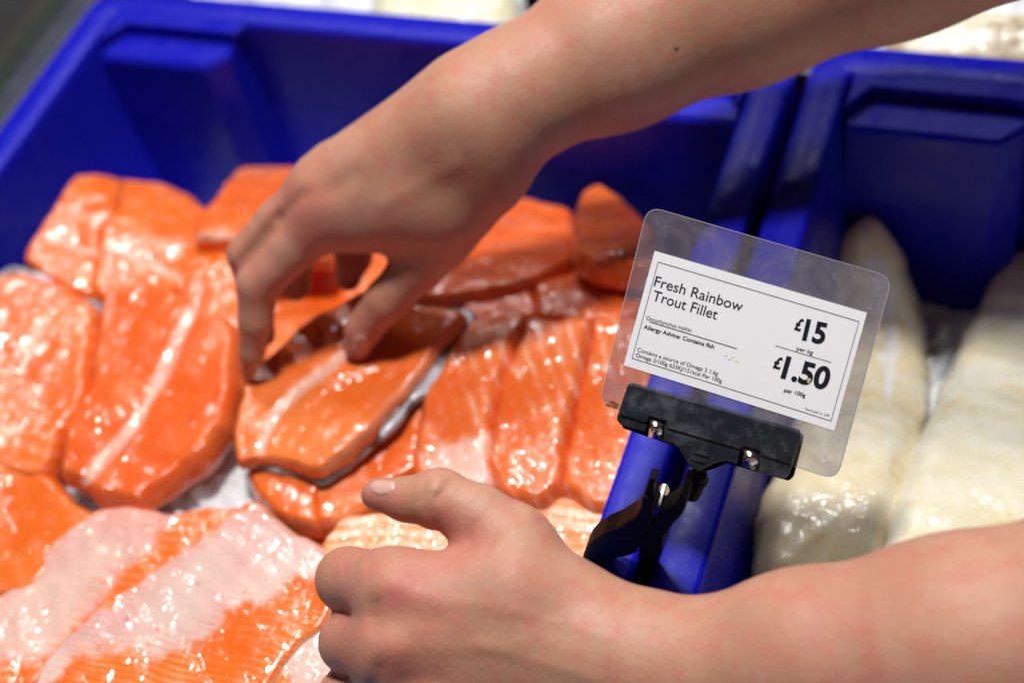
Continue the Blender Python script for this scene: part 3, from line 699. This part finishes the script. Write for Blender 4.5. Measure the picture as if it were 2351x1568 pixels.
# pincer foot: two ribbons wide along the rim (world y)
Y0 = PZ(1500, 1300, .012)[1]; 
def PYp(x, y, yy):
    p = PX(x, y, (0, 1, 0), (0, yy, 0)); return p[0], p[2]
def cat(pts, n=6):
    P = [np.array(p, float) for p in pts]; P = [2*P[0]-P[1]]+P+[2*P[-1]-P[-2]]; out = []
    for i in range(1, len(P)-2):
        for k in range(n):
            t = k/n; a, b, c, d = P[i-1:i+3]
            out.append(.5*((2*b)+(-a+c)*t+(2*a-5*b+4*c-d)*t*t+(-a+3*b-3*c+d)*t**3))
    out.append(P[-2]); return out
def ribbon(pts, yy, wid, th, name):
    path = cat([PYp(x, y, yy) for x, y, *_ in pts]); W = cat([(w, t_) for *_, w, t_ in pts]); vs = []; n = len(path)
    for i, p in enumerate(path):
        t = path[min(i+1, n-1)]-path[max(i-1, 0)]; t = t/np.linalg.norm(t); q = np.array([-t[1], t[0]])*th*W[i][1]/2; w = wid*W[i][0]
        for s, (d0) in ((1, 0), (1, w), (-1, w), (-1, 0)): vs.append((p[0]+q[0]*s, yy+d0, p[1]+q[1]*s))
    fs = [(0, 1, 2, 3), tuple(4*(n-1)+k for k in (3, 2, 1, 0))]
    for i in range(n-1):
        for k in range(4): j = (k+1) % 4; fs.append((4*i+k, 4*i+j, 4*i+4+j, 4*i+4+k))
    o = wmesh(name, vs, fs, M_black, False); bevel(o, .0007, 2, 50)
    o.data.polygons.foreach_set('use_smooth', [True]*len(o.data.polygons)); return o
def slab(name, pts, ya, yb, mat=M_black, bv_=.0008, par=None):
    q = [PYp(x, y, ya) for x, y in pts]; n = len(q)
    vs = [(a, ya, b) for a, b in q]+[(a, yb, b) for a, b in q]
    fs = [tuple(range(n)), tuple(range(2*n-1, n-1, -1))]+[(i, (i+1) % n, n+(i+1) % n, n+i) for i in range(n)]
    o = wmesh(name, vs, fs, mat, False); bevel(o, bv_, 3, 30); return o
slab('pincer_arm', [(1475, 1141), (1470, 1162), (1464, 1177), (1453, 1190), (1439, 1199), (1414, 1214), (1384, 1226), (1360, 1242), (1347, 1256), (1339, 1272), (1335, 1291), (1341, 1306), (1352, 1320), (1368, 1337), (1395, 1370), (1425, 1405), (1445, 1405),
      (1415, 1362), (1385, 1335), (1376, 1322), (1378, 1308), (1395, 1291), (1417, 1281), (1445, 1276), (1462, 1268), (1470, 1240), (1492, 1205), (1500, 1180), (1500, 1155), (1487, 1145)], Y0, Y0+.0105)
slab('finger_tab', [(1474, 1146), (1480, 1128), (1490, 1098), (1507, 1103), (1500, 1120), (1501, 1160), (1486, 1165)], Y0+.002, Y0+.0075)
slab('pincer_arm', [(1521, 1172), (1546, 1160), (1552, 1154), (1559, 1134), (1579, 1146), (1571, 1174), (1560, 1188), (1546, 1203), (1530, 1223), (1522, 1237), (1521, 1264), (1513, 1285), (1502, 1319), (1488, 1346), (1477, 1376), (1465, 1415), (1438, 1415), (1449, 1376), (1456, 1346), (1464, 1305), (1466, 1278), (1466, 1254), (1474, 1232), (1494, 1208), (1508, 1186)], Y0+.0008, Y0+.0098)
slab('pivot_spring', [(1494, 1182), (1497, 1166), (1505, 1158), (1516, 1160), (1522, 1172), (1519, 1192)], Y0+.0030, Y0+.0140, M_metal, .0006)

# ------------------------------------------------------------------ the person's two arms: an implicit surface around measured bones
def smin(a, b, k):
    h = np.clip(.5+.5*(b-a)/k, 0, 1); return b+(a-b)*h-k*h*(1-h)
def build(groups, h, tweaks=(), flush=()):
    allp = [s for g in groups for s in g['s']]
    P = np.array([[*PD(s[0], s[1], s[2])] for s in allp]+[[*PD(s[4], s[5], s[6])] for s in allp])
    rm = max(max(s[3], s[7])*s[2]/F for s in allp)+.012
    lo, hi = P.min(0)-rm, P.max(0)+rm; n = np.ceil((hi-lo)/h).astype(int)+1
    X = [lo[i]+h*np.arange(n[i], dtype=np.float32) for i in range(3)]
    def chain(segs, k):
        f = np.full(n, .06, np.float32)
        for x1, y1, d1, r1, x2, y2, d2, r2 in segs:
            a, b = PD(x1, y1, d1), PD(x2, y2, d2); ra, rb = r1*d1/F, r2*d2/F
            mr = max(ra, rb)+.03
            i0 = np.maximum(np.floor((np.minimum(a, b)-mr-lo)/h).astype(int), 0); i1 = np.minimum(np.ceil((np.maximum(a, b)+mr-lo)/h).astype(int)+1, n)
            if (i1 <= i0).any(): continue
            x = X[0][i0[0]:i1[0], None, None]; y = X[1][None, i0[1]:i1[1], None]; z = X[2][None, None, i0[2]:i1[2]]
            ba = b-a; L2 = ba@ba+1e-12
            t = np.clip(((x-a[0])*ba[0]+(y-a[1])*ba[1]+(z-a[2])*ba[2])/L2, 0, 1)
            d = np.sqrt((x-a[0]-t*ba[0])**2+(y-a[1]-t*ba[1])**2+(z-a[2]-t*ba[2])**2)-(ra+(rb-ra)*t)
            sl = tuple(slice(i0[q], i1[q]) for q in range(3)); f[sl] = smin(f[sl], d.astype(np.float32), k)
        return f
    body = chain(groups[0]['s'], groups[0]['k']); fing = None
    for g in groups[1:]:
        c = chain(g['s'], g['k']); fing = c if fing is None else smin(fing, c, g.get('j', .0012))
    f = smin(body, fing, .009)
    # creases and bumps, in pixels, on the camera-facing side
    if tweaks:
        near = np.argwhere(np.abs(f) < .006); w = lo+near*h; v_ = w-C_; d = v_@W_; px = CX+F*(v_@R_)/d; py = CY+F*(v_@D_)/d; add = np.zeros(len(w))
        for x1, y1, x2, y2, wd, amp, dmax in tweaks:
            dx, dy = x2-x1, y2-y1; t = np.clip(((px-x1)*dx+(py-y1)*dy)/(dx*dx+dy*dy+1e-9), 0, 1); q = np.hypot(px-x1-t*dx, py-y1-t*dy)
            add += amp*np.exp(-(q/wd)**2)*(d < dmax)
        f[near[:, 0], near[:, 1], near[:, 2]] += add.astype(np.float32)
    ins = f < 0; cnt = np.zeros(tuple(n-1), np.int8)
    for a in range(2):
        for b in range(2):
            for c in range(2): cnt += ins[a:n[0]-1+a, b:n[1]-1+b, c:n[2]-1+c]
    idx = np.argwhere((cnt > 0) & (cnt < 8)); pos = np.zeros((len(idx), 3)); m_ = np.zeros(len(idx))
    cor = [(a, b, c) for a in range(2) for b in range(2) for c in range(2)]
    for i, a in enumerate(cor):
        for b in cor[i+1:]:
            if sum(abs(p-q) for p, q in zip(a, b)) != 1: continue
            fa = f[idx[:, 0]+a[0], idx[:, 1]+a[1], idx[:, 2]+a[2]]; fb = f[idx[:, 0]+b[0], idx[:, 1]+b[1], idx[:, 2]+b[2]]
            cr = (fa < 0) != (fb < 0); t = np.where(cr, fa/np.where(cr, fa-fb, 1), 0)
            pos += np.where(cr[:, None], np.array(a)+t[:, None]*(np.array(b)-np.array(a)), 0); m_ += cr
    V = lo+(idx+pos/m_[:, None])*h
    vid = np.full(tuple(n-1), -1, np.int64); vid[idx[:, 0], idx[:, 1], idx[:, 2]] = np.arange(len(idx)); faces = []
    for ax_ in range(3):
        s0 = [slice(None)]*3; s1 = [slice(None)]*3; s0[ax_] = slice(0, -1); s1[ax_] = slice(1, None)
        e0 = ins[tuple(s0)]; e1 = ins[tuple(s1)]; E = np.argwhere(e0 != e1); o1, o2 = [(1, 2), (2, 0), (0, 1)][ax_]
        E = E[(E[:, o1] > 0) & (E[:, o2] > 0) & (E[:, o1] < n[o1]-1) & (E[:, o2] < n[o2]-1)]
        q = []
        for da, db in ((-1, -1), (0, -1), (0, 0), (-1, 0)):
            T = E.copy(); T[:, o1] += da; T[:, o2] += db; q.append(vid[T[:, 0], T[:, 1], T[:, 2]])
        q = np.stack(q, 1); fl = ~e0[tuple(E.T)]; q[fl] = q[fl][:, ::-1]; faces.append(q)
    Fc = np.vstack(faces); Fc = Fc[(Fc >= 0).all(1)]
    v_ = V-C_; d = v_@W_; px = CX+F*(v_@R_)/d; py = CY+F*(v_@D_)/d; fl = np.zeros(len(V))
    for x, y, r, a in flush: fl += a*np.exp(-((px-x)**2+(py-y)**2)/(r*r))
    return V, Fc, np.clip(fl, 0, 1)

# lower (left) hand: fist with the thumb pointing left, forearm leaving to the right
low = [dict(k=.016, s=[
    (3000, 1440, .47, 340, 2650, 1455, .49, 318), (2650, 1455, .49, 318, 2200, 1500, .515, 255), (2200, 1500, .515, 255, 1850, 1520, .535, 196), (1850, 1520, .535, 196, 1560, 1545, .552, 148),
    (1850, 1640, .55, 190, 1560, 1600, .565, 140), (1560, 1545, .552, 148, 1430, 1505, .558, 114),
    (1480, 1480, .557, 90, 1180, 1350, .560, 90), (1180, 1350, .560, 90, 905, 1352, .567, 84),
    (1460, 1540, .557, 110, 895, 1492, .562, 80), (1460, 1510, .553, 104, 985, 1420, .5615, 84), (1460, 1560, .556, 104, 985, 1558, .5645, 82), (1460, 1600, .562, 110, 900, 1620, .570, 76), (1460, 1640, .572, 100, 930, 1735, .585, 66),
    (1200, 1450, .566, 90, 1050, 1560, .570, 90),
    (1440, 1470, .560, 72, 1345, 1395, .562, 42), (1345, 1395, .562, 42, 1178, 1240, .570, 58), (1300, 1400, .57, 80, 1130, 1325, .575, 66)]),
    dict(k=.0035, s=[(1190, 1245, .570, 82, 1100, 1184, .573, 70), (1100, 1184, .573, 70, 1006, 1145, .577, 69), (1006, 1145, .577, 69, 935, 1146, .580, 50), (935, 1146, .580, 50, 866, 1134, .584, 38)]),
    dict(k=.0025, s=[(905, 1345, .567, 82, 800, 1330, .592, 74), (800, 1330, .592, 74, 830, 1370, .625, 62), (830, 1370, .625, 62, 920, 1400, .63, 52)]),
    dict(k=.0025, s=[(895, 1490, .562, 80, 806, 1472, .588, 73), (806, 1472, .588, 73, 840, 1510, .622, 62), (840, 1510, .622, 62, 930, 1530, .63, 52)]),
    dict(k=.0025, s=[(900, 1625, .570, 76, 803, 1606, .594, 76), (803, 1606, .594, 76, 850, 1640, .626, 60), (850, 1640, .626, 60, 930, 1650, .632, 50)]),
    dict(k=.0025, s=[(930, 1735, .585, 66, 840, 1725, .608, 60), (840, 1725, .608, 60, 880, 1740, .635, 50)])]
T_low = [(977, 1095, 968, 1150, 5, .0013, .57), (1050, 1088, 1000, 1148, 6, .0014, .57), (1000, 1148, 985, 1175, 5, .0008, .58), (1120, 1120, 1085, 1165, 6, .0005, .57), (1006, 1216, 996, 1185, 8, .0012, .6), (960, 1200, 952, 1185, 5, .0005, .6), (1190, 1165, 1150, 1215, 8, .0004, .57),
         (1075, 1245, 1090, 1205, 7, .0009, .6), (1115, 1262, 1140, 1225, 6, .0008, .6), (1150, 1262, 1185, 1235, 6, .0005, .6),
         (890, 1337, 905, 1340, 34, -.0013, .6), (886, 1485, 905, 1490, 36, -.0015, .6), (850, 1290, 850, 1290, 14, .0007, .6),
         (930, 1415, 1000, 1422, 26, .0008, .6), (930, 1562, 1000, 1555, 26, .0009, .6), (800, 1275, 790, 1320, 7, .0004, .6), (822, 1272, 815, 1310, 6, .0003, .6), (1100, 1480, 1380, 1560, 12, -.0004, .6), (1180, 1400, 1420, 1470, 9, -.0003, .6), (950, 1360, 1180, 1400, 20, -.0004, .6), (940, 1490, 1200, 1480, 20, -.0004, .6),
         (1250, 1420, 1300, 1440, 40, .0007, .6), (1200, 1160, 1225, 1185, 14, -.0006, .6), (860, 1385, 860, 1440, 16, .0010, .6), (870, 1535, 860, 1575, 16, .0012, .6)]
F_low = [(880, 1400, 190, .32), (945, 1345, 45, .9), (905, 1375, 35, .5), (1215, 1350, 60, .5), (905, 1510, 55, .45), (800, 1290, 60, .35), (1020, 1310, 70, .25), (880, 1165, 50, .7), (1000, 1215, 60, .6), (1090, 1235, 60, .7), (790, 1450, 60, .35),
         (1500, 1450, 160, -.2), (1900, 1480, 200, .25), (860, 1120, 30, .5), (960, 1560, 70, .5)]
# upper (right) hand: reaching down to the fish, forearm leaving at the top right
upp = [dict(k=.016, s=[
    (2900, -480, .60, 300, 2500, -330, .63, 272), (2500, -330, .63, 272, 2050, -150, .685, 226), (2050, -150, .685, 226, 1700, -20, .712, 208), (1700, -20, .712, 208, 1410, 112, .715, 176),
    (1410, 112, .715, 176, 1172, 228, .708, 141), (1172, 228, .708, 141, 1090, 290, .708, 132),
    (1120, 335, .705, 95, 940, 440, .722, 84), (940, 440, .722, 84, 752, 494, .738, 72), (1080, 275, .702, 98, 742, 432, .735, 68), (1060, 250, .705, 92, 775, 398, .742, 60), (1060, 235, .715, 82, 815, 372, .752, 52),
    (1120, 400, .715, 84, 1085, 425, .720, 76), (1085, 425, .720, 76, 1000, 560, .738, 62), (1010, 480, .725, 92, 850, 500, .735, 74), (930, 440, .735, 80, 800, 470, .742, 72)]),
    dict(k=.0025, s=[(1010, 545, .735, 66, 960, 612, .742, 58), (960, 612, .742, 58, 886, 690, .752, 50), (886, 690, .752, 50, 835, 752, .764, 43), (835, 752, .764, 43, 822, 792, .770, 36)]),
    dict(k=.0025, s=[(745, 495, .738, 70, 668, 572, .744, 56), (668, 572, .744, 56, 592, 652, .750, 49), (592, 652, .750, 49, 587, 735, .758, 40), (587, 735, .758, 40, 579, 810, .768, 29), (579, 810, .768, 29, 568, 862, .776, 13)]),
    dict(k=.0025, s=[(735, 435, .738, 64, 640, 505, .745, 50), (640, 505, .745, 50, 567, 585, .752, 45), (567, 585, .752, 45, 590, 690, .775, 36), (590, 690, .775, 36, 605, 770, .790, 28)]),
    dict(k=.0025, s=[(770, 400, .745, 58, 670, 490, .765, 44), (670, 490, .765, 48, 676, 580, .780, 46), (676, 580, .780, 46, 676, 655, .796, 38)]),
    dict(k=.0025, s=[(830, 400, .755, 52, 800, 520, .785, 42), (800, 520, .780, 50, 812, 590, .792, 42), (812, 590, .792, 42, 800, 640, .802, 30)])]
T_upp = [(735, 478, 745, 486, 40, -.0010, .8), (690, 420, 700, 425, 26, -.0006, .8), (612, 640, 622, 645, 26, -.0008, .8), (700, 445, 640, 500, 12, .0010, .8), (640, 500, 556, 598, 10, .0018, .8),
         (815, 400, 760, 440, 20, .0008, .8), (905, 650, 925, 690, 14, .0005, .8), (880, 470, 1050, 380, 18, -.0006, .8)]
F_upp = [(715, 475, 70, .8), (600, 640, 55, .7), (660, 420, 60, .3), (850, 740, 60, .4), (835, 800, 40, .9), (650, 560, 60, .4), (900, 330, 200, .1), (1320, 180, 90, .15), (1240, 20, 90, .3), (545, 560, 40, .4)]
V1, F1, fl1 = build(low, .0016, T_low, F_low)
V2, F2, fl2 = build(upp, .0019, T_upp, F_upp)
person = mesh('person', np.vstack([V1, V2]), np.vstack([F1, F2+len(V1)]), M_skin)
attr(person, 'flush', np.concatenate([fl1, fl2]))
md = person.modifiers.new('smooth', 'SMOOTH'); md.factor = .5; md.iterations = 3
tag(person, 'bare arms of a person, one hand gripping a fillet and the other thumb out', 'person')
bv = BVHTree.FromPolygons([tuple(q) for q in np.vstack([V1, V2])], [tuple(int(i) for i in q) for q in np.vstack([F1, F2+len(V1)])])
def patch(name, outline, mat, rise, rings=7, n=36, dome=0.):
    o_ = resample(outline, n); c = o_.mean(0); vs = []
    def hit(x, y, r):
        d = ray(x, y); d = d/np.linalg.norm(d); h_ = bv.ray_cast(Vector(C_), Vector(d))
        return h_[0]+h_[1]*r
    for k in range(rings):
        q = 1-k/(rings-1)*.999; rz = rise*(-.6 if k == 0 else 1)+dome*(1-q*q)
        for x, y in o_: vs.append(hit(*(c+q*(np.array([x, y])-c)), rz))
    fs = []
    for k in range(rings-1):
        for i in range(n): j = (i+1) % n; fs.append((k*n+i, k*n+j, (k+1)*n+j, (k+1)*n+i))
    o = mesh(name, vs, fs, mat); o.parent = person; fix_normals(o)
    md = o.modifiers.new('smooth', 'SMOOTH'); md.factor = .5; md.iterations = 2; return o
patch('fingernail', [(846, 1112), (852, 1130), (870, 1139), (893, 1135), (907, 1122), (909, 1104), (890, 1101), (862, 1101)], M_nail, .0004, dome=.0003)
patch('fingernail', [(806, 786), (813, 768), (835, 766), (850, 786), (846, 808), (826, 818), (808, 806)], M_nail, .0004)
patch('mole', [(1545, 106), (1556, 103), (1562, 112), (1554, 119), (1545, 115)], M_mole, .0003, rings=4, n=14)

# small black ticket peg standing behind the left tub
e = empty('ticket_peg', tuple(PZ(1230, 45, -.03)), 'small black ticket peg standing in the ice behind the left tub', 'ticket peg')
p0 = PZ(1230, 50, -.04)
box('stem', p0[0]-.008, p0[0]+.010, p0[1]+.005, p0[1]+.016, -.05, .012, M_black, e, .002)
box('clip_head', p0[0]-.013, p0[0]+.016, p0[1]+.003, p0[1]+.018, .012, .032, M_black, e, .002)
